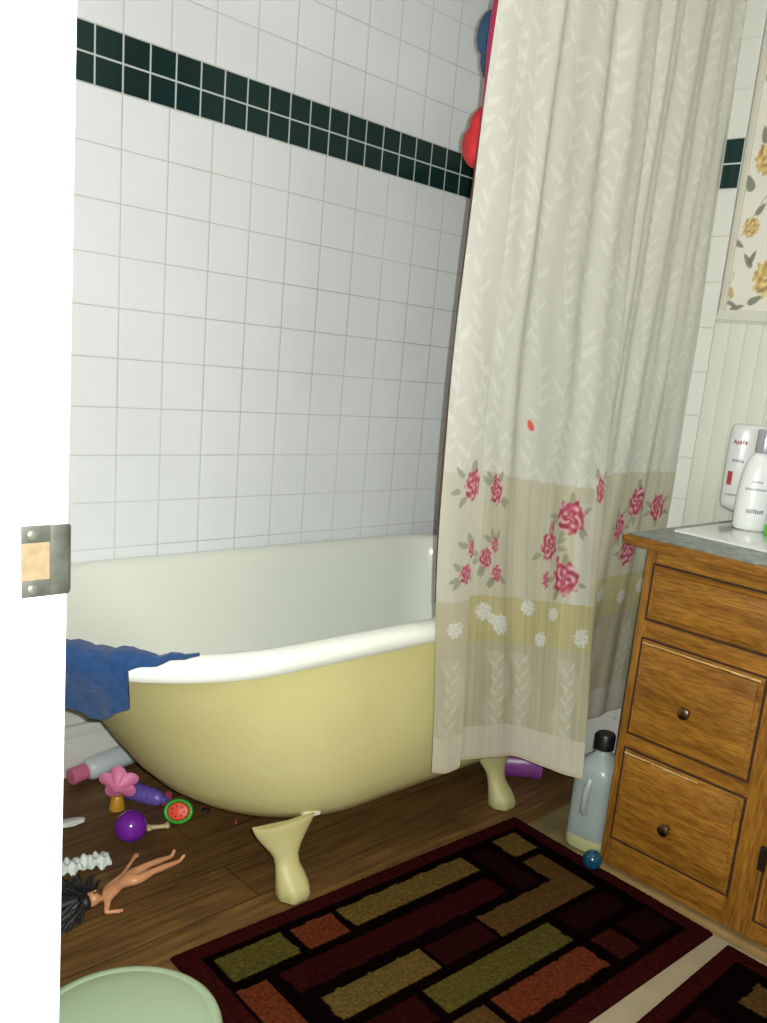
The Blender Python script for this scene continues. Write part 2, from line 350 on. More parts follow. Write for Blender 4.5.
def curtain(nu, nv):
    k = np.r_[0, np.cumsum(np.hypot(np.diff(KN[:,4]), np.diff(KN[:,5]))*.5 + np.hypot(np.diff(KN[:,2]), np.diff(KN[:,3]))*.5)]
    a = np.linspace(0, k[-1], nu); f = [pchip(k, KN[:,c], a) for c in range(7)]
    S = np.linspace(0, 1, nv); zb = f[6][None,:]; Z = zb + (ZT - zb) * S[:,None]
    def herm(t, m, b):
        s1 = (m-t)/(ZM-ZT); s2 = (b-m)/(f[6]-ZM); sm = (s1+s2)/2; up = Z >= ZM
        h1 = ZT-ZM; t1 = np.clip((Z-ZM)/h1, 0, 1)
        U = m*(1+2*t1)*(1-t1)**2 + sm*h1*t1*(1-t1)**2 + t*t1*t1*(3-2*t1) + s1*h1*t1*t1*(t1-1)
        h2 = ZM-f[6]; t2 = np.clip((Z-f[6])/h2, 0, 1)
        L = b*(1+2*t2)*(1-t2)**2 + s2*h2*t2*(1-t2)**2 + m*t2*t2*(3-2*t2) + sm*h2*t2*t2*(t2-1)
        return np.where(up, U, L)
    X = herm(f[0], f[2], f[4]); Y = herm(f[1], f[3], f[5]); A = np.repeat(a[None], nv, 0)
    amp = .003 + .007*np.clip((Z-.8)/1.1, 0, 1)
    w_ = np.clip((A-.13)/.05, 0, 1)*np.clip((k[-1]-A)/.05, 0, 1)
    pl = np.sin(A*52+.6+.5*np.sin(A*17)) + .5*np.sin(A*97+1.3+Z*.6)
    Y = Y + amp*w_*pl + .0022*np.sin(A*60+Z*5)*np.sin(Z*9+A*20)
    return A, Z-zb, X, Y, Z
A, S, X, Y, Z = curtain(440, 780)
cream = (208, 208, 196)
P = np.ones(A.shape + (3,)) * lin(cream)
# woven strips of lighter and deeper ground, along the drop
st = (np.sin(A*210)+np.sin(A*333+1)+np.sin(A*523+2))/3
b1 = S < .655; b2 = S < .39 + .0*A; b3 = S < .285; b4 = S < .082
P[b1] = lin((196, 188, 160)); 
sel = b1 & ~b2; P[sel] *= (1 + .07*st[sel])[:, None]
# pale rectangle of ground behind the large roses
blob(P, A, S, b1 & ~b2 & (A > .41) & (A < .462) & (S < .62), (208, 203, 184), .8)
blob(P, A, S, b1 & ~b2 & (A < .16), (204, 198, 176), .7)
P[b2] = lin((186, 174, 124)); sel = b2 & ~b3; P[sel] *= (1 + .10*st[sel])[:, None]
P[b3] = lin((182, 173, 140)); sel = b3 & ~b4; P[sel] *= (1 + .10*st[sel])[:, None]
blob(P, A, S, (b2 & (A < .098)), (192, 180, 154), .75)
# white scrolled lace panels between the bands
for ac in (.045, .215, .285, .42, .56, .72, .86):
    wv = np.abs(A - ac - .012*np.sin(S*40)) < .022
    blob(P, A, S, (b3 & ~b4 & wv & (S < .262)) * 1.0, (204, 198, 176), .38)
    for k_ in range(5):
        for sg in (-1, 1):
            leaf(P, A, S, ac + .010*sg, .105 + .034*k_ + .008*sg, .014, .0035, 1.57 - sg*.7, (210, 205, 186), .6)
P[b4] = lin((202, 192, 168)); sel = b4; P[sel] *= (1 + .04*st[sel])[:, None]
blob(P, A, S, (S < .008) * 1.0, (196, 172, 136), .6)
# vine jacquard on the upper part: white leaves and stems
r0 = np.random.default_rng(5)
def local(a, b, R): # window of the grid, so that small marks are cheap
    ia = np.searchsorted(A[0], [a-R, a+R]); sb = np.nonzero(np.abs(S[:, 0]-b) < R+.06)[0]
    return (slice(sb[0], sb[-1]+1), slice(ia[0], max(ia[1], ia[0]+1))) if len(sb) else None
for a0 in np.arange(.0, .98, .047):
    ph = r0.uniform(0, 6.28)
    for b0 in np.arange(.67, 1.84, .031):
        a = a0 + .015*math.sin(b0*11+ph); w_ = local(a, b0, .035)
        if w_ is None: continue
        sg = r0.choice((-1, 1)); L_ = r0.uniform(.013, .023); an = 1.57 - sg*r0.uniform(.4, .9)
        leaf(P[w_], A[w_], S[w_], a + sg*.011, b0, L_, L_*.26, an, (230, 230, 220), .42)
        leaf(P[w_], A[w_], S[w_], a, b0, .018, .0013, 1.57 - .165*math.cos(b0*11+ph), (230, 230, 220), .4)
pk = [(190, 66, 96), (146, 34, 66), (226, 184, 182)]
ol = (146, 144, 114)
def spray(a, b, n, R, L_, seed):
    rr = np.random.default_rng(seed)
    for i in range(n):
        t = rr.uniform(0, 6.28) if n > 3 else 1.2 + i*.7
        w_ = local(a, b, R + .05)
        leaf(P[w_], A[w_], S[w_], a + R*math.cos(t), b + R*math.sin(t), L_, L_*.42, t, ol, .75)
for i, (a, b, ra, rb, nl) in enumerate((
    (.066, .632, .017, .036, 4), (.192, .616, .020, .032, 5), (.186, .640, .008, .016, 0),
    (.078, .497, .012, .022, 3), (.066, .447, .015, .024, 4), (.174, .472, .017, .026, 4), (.197, .503, .012, .020, 3), (.205, .441, .017, .022, 4),
    (.399, .585, .038, .043, 7), (.346, .516, .024, .038, 5), (.396, .446, .037, .043, 6), (.352, .560, .007, .012, 0), (.342, .440, .009, .024, 0), (.376, .487, .007, .010, 0),
    (.785, .578, .040, .043, 7), (.722, .518, .026, .038, 5), (.785, .452, .040, .042, 5), (.470, .654, .014, .036, 2), (.90, .56, .034, .04, 6), (.62, .46, .030, .04, 4))):
    if nl: spray(a, b, nl, max(ra, rb*.85)+.008, .014, 300+i)
    w_ = local(a, b, .07)
    rose(P[w_], A[w_], S[w_], a, b, ra, rb, pk, 100+i, .92)
wh = [(219, 214, 198), (196, 189, 164), (228, 225, 214)]
for i, (a, b, r) in enumerate(((.176, .354, .022), (.222, .326, .026), (.299, .371, .020), (.371, .362, .018), (.337, .300, .019), (.447, .316, .024), (.048, .33, .02), (.56, .34, .022), (.70, .35, .024), (.80, .33, .022), (.89, .35, .022), (.198, .338, .014))):
    w_ = local(a, b, .06); rose(P[w_], A[w_], S[w_], a, b, r, r*1.05, wh, 200+i, .9, 9)
# small red stain
w_ = local(.283, .767, .03); leaf(P[w_], A[w_], S[w_], .283, .770, .012, .0055, 1.9, (226, 84, 76), .95); leaf(P[w_], A[w_], S[w_], .286, .762, .006, .003, 2.4, (226, 84, 76), .9)
P[S < .655] *= np.array([1, 1.06, 1.12])
# light piping low on the turned edge
blob(P, A, S, np.clip(1 - np.abs(A-.0860)/.0030, 0, 1)*(S < .66), (224, 208, 176), .8)
blob(P, A, S, np.clip(1 - np.abs(A-.0865)/.0022, 0, 1)*(S >= .66), (132, 124, 108), .8)  # higher up, the shade of the fold painted as a thin dark line
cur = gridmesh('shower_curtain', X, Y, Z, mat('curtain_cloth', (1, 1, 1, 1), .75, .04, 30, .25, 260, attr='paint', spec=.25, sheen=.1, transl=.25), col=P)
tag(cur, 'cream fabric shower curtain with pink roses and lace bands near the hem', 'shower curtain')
rod = empty('curtain_rod', 'metal curtain rod carrying the rose shower curtain above the tub', 'curtain rod', (0, -.79, 2.075))
chrome = mat('brushed_chrome', rgba(190, 190, 188), .25, .05, 20, metal=1)
MB().tube([(-.655, 0, 0), (1.144, 0, 0)], .0125, 20).build('rod', chrome, rod)
for x, d in ((-.659, 1), (1.147, -1)):
    MB().lathe([(.001, 0), (.03, 0), (.03, .004), (.018, .012), (.014, .02)], 24, M=Matrix.Translation((x, 0, 0)) @ Matrix.Rotation(d*PI/2, 4, 'Y')).build('wall_flange', chrome, rod)
for i in range(11):
    x = .32 + .079*i
    r_ = MB(); r_.tube([(x, .016*math.cos(t), -.006 + .024*math.sin(t)) for t in np.linspace(0, 2*PI, 25)], .0018, 8)
    tag(r_.xform(Matrix.Translation((0, -.79, 2.075))).build('curtain_ring', chrome), 'metal ring holding the cream curtain on its rod', 'ring', 'curtain rings on the rod')
# dark red liner inside, its edge just showing at the curtain's left
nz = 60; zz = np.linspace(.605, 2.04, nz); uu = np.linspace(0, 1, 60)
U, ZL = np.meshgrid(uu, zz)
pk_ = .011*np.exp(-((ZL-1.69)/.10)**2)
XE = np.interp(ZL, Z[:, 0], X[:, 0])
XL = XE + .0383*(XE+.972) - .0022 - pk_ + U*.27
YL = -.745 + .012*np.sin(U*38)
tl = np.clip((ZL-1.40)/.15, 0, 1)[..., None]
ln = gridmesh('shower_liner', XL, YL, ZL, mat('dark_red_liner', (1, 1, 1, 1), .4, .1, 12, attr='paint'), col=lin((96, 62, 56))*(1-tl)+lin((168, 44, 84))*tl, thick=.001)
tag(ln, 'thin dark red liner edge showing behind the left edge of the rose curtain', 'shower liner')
# two puffy bath sponges hanging behind the curtain
def pouf(name, loc, r, m, cm, label, seed, sc=(1, .8, 1)):
    rr = np.random.default_rng(seed); t = empty(name, label, 'bath sponge', loc)
    b = MB(); bmesh.ops.create_icosphere(b.bm, subdivisions=5, radius=1)
    K = [Vector(rr.normal(size=3)).normalized() for _ in range(11)]
    for v in b.bm.verts:
        n = v.co.normalized(); d = max(n.dot(k) for k in K)
        rad = .62 + .42*max(0, (d-.62)/.38)**.5 + .02*math.sin(40*n.x+9*n.y)*math.sin(38*n.z)
        v.co = Vector((n.x*sc[0], n.y*sc[1], n.z*sc[2]))*rad*r
    b.build('sponge', m, t, angle=80)
    MB().tube([(0, 0, r*.5), (.006, -.008, r*1.6), (.0, -.02, 2.055-loc[2])], .0016, 6).build('cord', cm, t)
    return t
redm = mat('red_mesh', rgba(222, 48, 52), .7, .25, 40, .6, 120); blum = mat('blue_mesh', rgba(52, 92, 132), .7, .35, 40, .6, 120)
pouf('bath_sponge', (.438, -.655, 1.528), .062, redm, mat('red_cord', rgba(190, 40, 60), .6), 'red puffy bath sponge just showing behind the curtain at the green tile band', 3, (.85, .7, 1.05))
pouf('bath_sponge', (.494, -.605, 1.722), .062, blum, mat('pink_cord', rgba(200, 50, 110), .6), 'blue puffy bath sponge just showing behind the curtain top, above the green band', 8, (.75, .7, 1.25))

# ---------------------------------------------------------------- vanity
def oak(name, axis, k=1.0):
    s_ = {0: (2.2, 26, 26), 1: (26, 2.2, 26), 2: (26, 26, 2.2)}[axis]
    m = mat(name, rgba(166*k, 116*k, 42*k), .38, 0, 1.6, .15, 4, stretch=s_, col2=rgba(120*k, 76*k, 20*k), detail=8)
    nt = m.node_tree; b = nt.nodes['Principled BSDF']; src = b.inputs['Base Color'].links[0].from_socket
    N = nt.nodes.new; tc = N('ShaderNodeTexCoord')
    n1 = N('ShaderNodeTexNoise'); n1.inputs['Scale'].default_value = 9; n1.inputs['Detail'].default_value = 9; n1.inputs['Roughness'].default_value = .75; nt.links.new(tc.outputs['Object'], n1.inputs['Vector'])
    r1 = N('ShaderNodeValToRGB'); nt.links.new(n1.outputs[0], r1.inputs[0]); r1.color_ramp.elements[0].position = .56; r1.color_ramp.elements[1].position = .72
    r1.color_ramp.elements[0].color = (0, 0, 0, 1); r1.color_ramp.elements[1].color = (.45, .45, .45, 1)
    mx = N('ShaderNodeMix'); mx.data_type = 'RGBA'; nt.links.new(r1.outputs[0], mx.inputs[0]); nt.links.new(src, mx.inputs[6]); mx.inputs[7].default_value = rgba(178*k, 132*k, 62*k)
    m3 = N('ShaderNodeMapping'); nt.links.new(tc.outputs['Object'], m3.inputs[0]); m3.inputs['Scale'].default_value = tuple(v*4 for v in s_)
    n4 = N('ShaderNodeTexNoise'); n4.inputs['Scale'].default_value = 3.2; n4.inputs['Detail'].default_value = 6; nt.links.new(m3.outputs[0], n4.inputs['Vector'])
    r4 = N('ShaderNodeValToRGB'); nt.links.new(n4.outputs[0], r4.inputs[0]); r4.color_ramp.elements[0].position = .36; r4.color_ramp.elements[1].position = .6
    r4.color_ramp.elements[0].color = (.52, .46, .38, 1); r4.color_ramp.elements[1].color = (1.08, 1.08, 1.08, 1)
    m4 = N('ShaderNodeMix'); m4.data_type = 'RGBA'; m4.blend_type = 'MULTIPLY'; m4.inputs[0].default_value = .8; nt.links.new(mx.outputs[2], m4.inputs[6]); nt.links.new(r4.outputs[0], m4.inputs[7])
    n5 = N('ShaderNodeTexNoise'); n5.inputs['Scale'].default_value = 34; n5.inputs['Detail'].default_value = 8; n5.inputs['Roughness'].default_value = .8; nt.links.new(tc.outputs['Object'], n5.inputs['Vector'])
    r5 = N('ShaderNodeValToRGB'); nt.links.new(n5.outputs[0], r5.inputs[0]); r5.color_ramp.elements[0].position = .64; r5.color_ramp.elements[1].position = .74
    r5.color_ramp.elements[0].color = (0, 0, 0, 1); r5.color_ramp.elements[1].color = (.5, .5, .5, 1)
    m5 = N('ShaderNodeMix'); m5.data_type = 'RGBA'; nt.links.new(r5.outputs[0], m5.inputs[0]); nt.links.new(m4.outputs[2], m5.inputs[6]); m5.inputs[7].default_value = rgba(196, 158, 96)
    nt.links.new(m5.outputs[2], b.inputs['Base Color']); return m
oak_h = oak('oak_along', 1); oak_v = oak('oak_upright', 2)
oak_gap = mat('dark_gap', rgba(58, 28, 8), .7, .2, 20)
scuff = mat('bare_worn_edge', rgba(214, 186, 128), .6, .3, 30)
XF, YL0, YN = .660, -1.030, -1.95
van = empty('vanity_cabinet', 'honey oak vanity cabinet with three drawers along the right wall', 'cabinet', (.905, -1.49, 0))
vo = Vector((.905, -1.49, 0))
def vb(lo, hi, bevel=0, seg=2): return MB().box(tuple(Vector(lo)-vo), tuple(Vector(hi)-vo), bevel, seg)
vb((XF+.018, YN, .0), (1.15, YL0-.001, .766), .002).build('body', oak_v, van)
for y0_, y1_ in ((YL0-.026, YL0), (-1.405, -1.328), (YN, -1.88)):
    vb((XF, y0_, .03), (XF+.02, y1_, .766), .002).build('stile', oak_v, van)
for ya_, z0_, z1_ in ((-1.88, .728, .766), (-1.34, .566, .611), (-1.34, .314, .350), (-1.88, .03, .098)):
    vb((XF+.0005, ya_, z0_), (XF+.0185, YL0-.02, z1_), .002).build('rail', oak_h, van)
vb((XF+.03, YN, 0), (XF+.045, YL0-.01, .03)).build('toe_board', oak_h, van)
qr = vb((XF-.005, YN, 0), (XF+.032, YL0+.004, .018), .006).build('floor_moulding', mat('worn_moulding', rgba(150, 122, 76), .5, .25, 20), van); qr['label'] = 'pale worn moulding along the floor'
knob_m = mat('tarnished_brass', rgba(140, 124, 96), .28, .3, 60, metal=1)
def drawer(z0, z1, y0, y1, knob=None, name='drawer', m=oak_h):
    b = vb((XF-.006, y0, z0), (XF+.012, y1, z1), 0)
    b.bm.free(); b = MB()
    # slab with routed lip
    for dx, ins in ((XF+.012, 0), ):
        R = []
        for x_, e in ((XF+.004, 0), (XF-.003, 0), (XF-.006, .0035), (XF-.0065, .008), (XF-.011, .0105), (XF-.0125, .014)):
            R.append([Vector((x_, y0+e, z0+e))-vo, Vector((x_, y1-e, z0+e))-vo, Vector((x_, y1-e, z1-e))-vo, Vector((x_, y0+e, z1-e))-vo])
        b.rings(R)
    d = b.build(name, m, van, angle=30)
    g = vb((XF-.0008, y0-.0055, z0-.0055), (XF+.003, y1+.0055, z1+.0045)).build('shadow_gap', oak_gap, d, smooth=False)
    if knob:
        M = Matrix.Translation(Vector((XF-.012, knob[0], knob[1]))-vo) @ Matrix.Rotation(-PI/2, 4, 'Y')
        MB().lathe([(.006, 0), (.005, .004), (.0055, .010), (.011, .013), (.0135, .018), (.0125, .023), (.008, .0255), (.003, .0262), (.0005, .0263)], 28, M=M).build('knob', knob_m, d)
    return d
drawer(.612, .727, -1.327, -1.053, None, 'false_drawer_front')
d2 = drawer(.352, .565, -1.328, -1.053, (-1.187, .449))
d3 = drawer(.098, .312, -1.331, -1.053, (-1.187, .185))
def wear(d, z, ya, yb, seed):
    rr = np.random.default_rng(seed); b = MB(); y_ = ya
    while y_ > yb:
        l_ = rr.uniform(.006, .03)
        b.box(tuple(Vector((XF-.0098, y_-l_, z-.0055-rr.uniform(0, .0025)))-vo), tuple(Vector((XF-.0075, y_, z-.004))-vo), .0008)
        y_ -= l_
    b.build('worn_edge', scuff, d)
wear(d2, .565, -1.056, -1.31, 4); wear(d3, .312, -1.056, -1.22, 5)
dr = drawer(.075, .70, -1.90, -1.398, None, 'door', oak_v)
hb = vb((XF-.010, -1.398, .185), (XF+.001, -1.384, .235), .002)
hb.tube([Vector((XF-.010, -1.397, .187))-vo, Vector((XF-.010, -1.397, .233))-vo], .004, 10); hb.build('hinge', mat('dark_hinge', rgba(52, 44, 36), .45, .2, 30, metal=.6), dr)
# worktop
ct = empty('countertop', 'grey green mottled countertop with a wooden front edge on the oak vanity', 'countertop', (.89, -1.49, .766))
co = Vector((.89, -1.49, .766))
gm = mat('mottled_laminate', rgba(140, 148, 140), .3, .2, 42, col2=rgba(66, 78, 74), detail=8)
MB().box(tuple(Vector((.622, -1.97, .769))-co), tuple(Vector((1.15, -1.000, .7885))-co), .002).build('top', gm, ct)
MB().box(tuple(Vector((.614, -1.97, .766))-co), tuple(Vector((.640, -.994, .786))-co), .004).build('edge_band', oak_h, ct)
MB().box(tuple(Vector((1.138, -1.97, .788))-co), tuple(Vector((1.150, -.998, .800))-co), .002).build('back_lip', mat('dark_lip', rgba(84, 88, 80), .4, .3, 30), ct)
sh = MB().box((.748, -1.93, .7885), (1.125, -1.035, .7945), .0025); 
sheet = tag(sh.build('tray', mat('glossy_white_plastic', rgba(214, 216, 212), .08, .03, 5, coat=.5)), 'flat glossy white tray lying on the green countertop under the bottles', 'tray')
# bottles on the counter
gtxt = mat('grey_print', rgba(120, 122, 126), .5); pump_grey = mat('silver_cap', rgba(188, 190, 196), .22, .05, 10, metal=.55)
def shelltext(b, prof, z, a0, a1, h, sx=1, sy=1, off=.0006, n=8):
    """thin band of print wrapped on a lathed bottle"""
    rr = np.interp(z, [p[1] for p in prof], [p[0] for p in prof])+off; rr2 = np.interp(z+h, [p[1] for p in prof], [p[0] for p in prof])+off
    R = []
    for i in range(n+1):
        t = a0+(a1-a0)*i/n; R.append([Vector((rr*sx*math.cos(t), rr*sy*math.sin(t), z)), Vector((rr2*sx*math.cos(t), rr2*sy*math.sin(t), z+h))])
    V = [[b.bm.verts.new(p) for p in r] for r in R]
    for a_, c_ in zip(V, V[1:]): b.bm.faces.new((a_[0], c_[0], c_[1], a_[1]))
def words(b, prof, z, ac, width, h, sx, sy, seed):
    rr = np.random.default_rng(seed); a = ac-width/2
    while a < ac+width/2:
        l_ = rr.uniform(.04, .09); shelltext(b, prof, z+rr.uniform(0, h*.2), a, a+l_, h*rr.uniform(.7, 1), sx, sy, n=2); a += l_+.03
lot = empty('lotion_bottle', 'white lotion bottle with silver cap standing on the glossy white tray', 'bottle', (.966, -1.106, .7945), math.radians(42))
pr = [(.036, 0), (.041, .003), (.0435, .012), (.0445, .05), (.0435, .09), (.040, .125), (.034, .150), (.026, .166), (.020, .172), (.0195, .176)]
MB().lathe(pr, 48, .72, 1.0).build('bottle_body', mat('white_plastic', rgba(222, 224, 222), .3, .02, 5), lot)
MB().lathe([(.0205, .174), (.021, .176), (.0205, .222), (.019, .2255), (.001, .226)], 36).build('cap', pump_grey, lot)
tb = MB()
fa = PI - .30
for a_ in ((.108, fa, .5, .005, 1), (.091, fa, 1.1, .0055, 2), (.040, fa+.1, .8, .010, 3)):
    tb = MB(); words(tb, pr, a_[0], a_[1], a_[2], a_[3], .72, 1, a_[4]); tb.build('label_print', gtxt, lot, False)
ft_ = empty('shampoo_bottle', 'wide upside down white shampoo bottle with red print behind the lotion bottle', 'bottle', (1.060, -1.043, .7945), math.radians(42))
fp = [(.020, .018), (.046, .026), (.060, .034), (.064, .048), (.066, .12), (.066, .19), (.064, .218), (.060, .226), (.050, .2295), (.001, .230)]
MB().lathe(fp, 48, .42, 1.0).build('bottle_body', mat('pearl_plastic', rgba(205, 207, 204), .25, .03, 5), ft_)
MB().lathe([(.024, 0), (.027, .002), (.027, .022), (.022, .027)], 36, .6, 1).build('cap', mat('brown_cap', rgba(120, 96, 64), .4, .1, 9), ft_)
tb = MB(); words(tb, fp, .182, PI-.80, .5, .010, .42, 1, 5); tb.build('red_print', mat('red_print', rgba(150, 60, 72), .5), ft_, False)
for z_, a_, h_, sd_ in ((.140, PI-.75, .007, 6), (.060, PI-.85, .006, 16)):
    tb = MB(); words(tb, fp, z_, a_, .5, h_, .42, 1, sd_); tb.build('grey_print', gtxt, ft_, False)
tb = MB(); shelltext(tb, fp, .086, PI-1.12, PI-.85, .032, .42, 1); tb.build('red_patch', mat('red_patch', rgba(170, 44, 50), .5, .3, 60), ft_, False)
gb = empty('soap_bottle', 'clear bottle with bright green band at the right edge of the counter', 'bottle', (.950, -1.176, .7945), 0)
MB().lathe([(.026, 0), (.029, .003), (.030, .012), (.030, .024)], 36).build('green_base', mat('bright_green', rgba(96, 200, 40), .3, .05, 9), gb)
MB().lathe([(.0295, .024), (.0295, .075), (.027, .095), (.016, .108), (.012, .112), (.012, .125), (.001, .126)], 36).build('bottle_body', mat('lilac_clear_plastic', rgba(206, 202, 222), .2, .05, 9), gb)
MB().lathe([(.0302, .068), (.0302, .086)], 36, cap0=False, cap1=False).build('label', mat('green_label', rgba(120, 190, 70), .4), gb)

# ---------------------------------------------------------------- by the vanity
jug = empty('plastic_jug', 'translucent pale blue jug with black cap between curtain and oak cabinet', 'jug', (.742, -.950, 0), .1)
hw = [(.000, .040), (.004, .049), (.012, .053), (.06, .055), (.12, .054), (.17, .054), (.200, .053), (.218, .047), (.234, .028), (.240, .020), (.246, .018), (.268, .0175)]
R = []
for z, r in hw:
    p = .55 if z < .19 else .55 + (z-.19)/.07*.45
    p = min(1, p); R.append([Vector((r*math.copysign(abs(math.cos(t))**p, math.cos(t)), r*.95*math.copysign(abs(math.sin(t))**p, math.sin(t)), z)) for t in np.linspace(0, 2*PI, 48, endpoint=False)])
MB().rings(R).build('jug_body', mat('cloudy_plastic', rgba(160, 170, 164), .3, .08, 8, col2=rgba(146, 158, 154), sub=.3), jug)
R2 = [[Vector((p.x*1.012, p.y*1.012, z)) for p in R[i]] for i, z in ((0, .0008), (1, .004), (2, .012), (3, .038))]
MB().rings(R2, True, False).build('liquid', mat('pale_yellow_liquid', rgba(196, 194, 140), .35, .1, 9), jug)
MB().lathe([(.021, .249), (.0235, .251), (.0235, .284), (.021, .288), (.001, .2885)], 32).build('cap', mat('black_plastic', rgba(16, 16, 18), .4, .1, 9), jug)
MB().tube([(-.052, .0, .10), (-.062, .0, .115), (-.060, .0, .155), (-.046, .0, .185), (-.034, 0, .20)], .009, 12).build('handle', bpy.data.materials['cloudy_plastic'], jug)
ball = MB().sphere((0, 0, 0), .0225, 32); o = ball.build('toy_ball', mat('teal_ball', rgba(16, 72, 98), .15, .3, 30, coat=.4)); o.location = (.637, -1.026, .0330)
tag(o, 'small shiny dark blue ball on the rug edge at the corner of the oak cabinet', 'ball')
pur = empty('toy_bucket', 'purple plastic toy bucket lying behind the right tub foot under the curtain', 'toy', (.862, -.612, .046), math.radians(-42))
pm = mat('purple_plastic', rgba(128, 62, 132), .35, .1, 9); pd = mat('dark_purple', rgba(58, 22, 62), .45)
Mx = Matrix.Rotation(PI/2, 4, 'Y')
MB().lathe([(.036, -.07), (.040, -.066), (.043, .05), (.047, .056), (.047, .066), (.042, .066), (.038, -.06), (.001, -.062)], 36, M=Mx).build('bucket_body', pm, pur)
hd = MB(); hd.tube([(.050, .042*math.cos(t)*1.0, .010+.042*math.sin(t)) for t in np.linspace(.1, PI-.1, 14)], .0045, 10); hd.build('bucket_handle', pd, pur)
sw = MB(); sw.tube([(-.02+.02*math.cos(t), -.030-.010*math.sin(t)*.3, .034+.008*math.sin(t)) for t in np.linspace(0, PI*1.3, 14)], .004, 8); sw.build('dark_swirl', pd, pur)

# ---------------------------------------------------------------- rugs
rug_m = mat('rug_pile', (1, 1, 1, 1), .95, .35, 160, .5, 420, attr='paint', spec=0)
MAR, BLK, OLV, TAN, ORG, BRN, DRK = (46, 14, 12), (10, 4, 4), (74, 66, 28), (88, 70, 34), (88, 42, 24), (76, 54, 28), (25, 8, 8)
BL = [(.056, .195, .056, .127, OLV), (.214, .308, .062, .130, ORG), (.046, .105, .153, .33, ORG), (.132, .66, .153, .217, (40, 12, 10)), (.324, .670, .062, .125, TAN),
      (.778, .854, .056, .135, TAN), (.775, .836, .157, .315, BRN), (.542, .836, .243, .315, BRN), (.692, .752, .07, .232, DRK), (.391, .531, .250, .312, (34, 11, 10)), (.155, .382, .247, .313, TAN),
      (.311, .650, .338, .405, OLV), (.394, .650, .426, .495, ORG), (.682, .84, .335, .40, DRK), (.682, .745, .425, .50, (48, 18, 13)), (.765, .865, .425, .50, DRK), (.06, .29, .338, .405, (36, 11, 10)), (.19, .375, .426, .495, BRN), (.06, .17, .426, .495, TAN)]
def rug(name, corner, ang, L_, W_, label, seed, blocks=BL, th=.011):
    rr = np.random.default_rng(seed); nu, nv = int(L_/.0032), int(W_/.0032)
    a, b = np.meshgrid(np.linspace(0, L_, nu), np.linspace(0, W_, nv))
    Pc = np.ones(a.shape+(3,))*lin(MAR)
    wob = .0012*np.sin(a*90)*np.sin(b*70)
    inn = (a > .040) & (a < L_-.040) & (b > .040) & (b < W_-.040)
    Pc[inn] = lin(BLK)
    h = np.full(a.shape, th); h[inn] -= .0018
    for u0, u1, v0, v1, c in blocks:
        s_ = (a+wob > u0) & (a+wob < u1) & (b+wob > v0) & (b+wob < v1); Pc[s_] = lin(c); h[s_] = th
    Pc *= (1+.30*rr.standard_normal(a.shape).clip(-2, 2)*.6)[..., None].clip(.3, 2)
    h += rr.uniform(-.0013, .0013, a.shape)
    e = np.minimum(np.minimum(a, L_-a), np.minimum(b, W_-b)); h *= np.clip(.25+e/.010, 0, 1)**.6
    h[0, :] = h[-1, :] = 0.0015; h[:, 0] = h[:, -1] = .0015
    c, s = math.cos(ang), math.sin(ang)
    o = gridmesh(name, a*c+b*s, a*s-b*c, h, rug_m, col=Pc, smooth=True)
    o.location = (corner[0], corner[1], .0005)
    return tag(o, label, 'rug')
rug('bath_rug', (-.238, -.7165), -.0505, .919, .563, 'dark maroon bath rug with olive, tan and rust rectangles beside the tub', 1)
rug('bath_mat', (-.150, -1.356), -.006, .79, .50, 'second dark maroon mat with brown block cut off at the bottom right corner', 2, [(.055, .25, .056, .127, OLV), (.64, .72, .10, .15, BRN), (.28, .57, .06, .12, DRK), (.3, .55, .15, .21, TAN), (.06, .26, .16, .4, ORG)])

# ---------------------------------------------------------------- toys and litter left of the tub foot
o = MB().sphere((0, 0, 0), .035, 40).build('toy_ball', mat('violet_ball', rgba(118, 34, 158), .12, .15, 20, coat=.6)); o.location = (-.107, -.312, .035)
tag(o, 'shiny violet plastic ball among the toys left of the tub foot', 'ball')
sb = empty('shampoo_bottle', 'white bottle with pink cap lying on its side against the baseboard', 'bottle', (-.085, -.006, .027), math.radians(8))
My = Matrix.Rotation(math.radians(86), 4, 'Y')
MB().lathe([(.016, .018), (.022, .022), (.028, .030), (.0285, .15), (.026, .158), (.001, .16)], 36, M=My).build('bottle_body', mat('bluish_white_plastic', rgba(196, 206, 206), .3, .04, 6), sb)
MB().lathe([(.019, -.022), (.021, -.020), (.0205, .018), (.015, .020)], 30, M=My).build('cap', mat('pink_cap', rgba(206, 112, 142), .35, .05, 6), sb)
pf = MB(); 
fw = empty('toy_flower', 'pink flower shaped toy cup lying beside the violet ball', 'toy', (-.056, -.140, 0), 0)
R = []
for z, r, k in ((.0, .012, 0), (.004, .016, .05), (.018, .026, .16), (.030, .036, .24), (.034, .040, .26), (.032, .035, .26), (.020, .022, .18), (.010, .010, .05)):
    R.append([Vector((r*(1-k*.8+k*1.5*abs(math.cos(2.5*t)))*math.cos(t), r*(1-k*.8+k*1.5*abs(math.cos(2.5*t)))*math.sin(t), z)) for t in np.linspace(0, 2*PI, 60, endpoint=False)])
MB().rings(R).xform(Matrix.Translation((0, 0, .03)) @ Matrix.Rotation(math.radians(28), 4, 'X')).build('petals', mat('toy_pink', rgba(226, 132, 170), .45, .05, 9), fw)
MB().lathe([(.016, 0), (.018, .002), (.014, .03), (.010, .036)], 24).xform(Matrix.Translation((-.012, -.030, 0))).build('base', mat('amber_plastic', rgba(190, 140, 40), .3, .1, 9), fw)
lv = empty('toy_bottle', 'lavender toy bottle lying between the pink flower and the tub', 'toy', (-.002, -.178, .021), math.radians(-66))
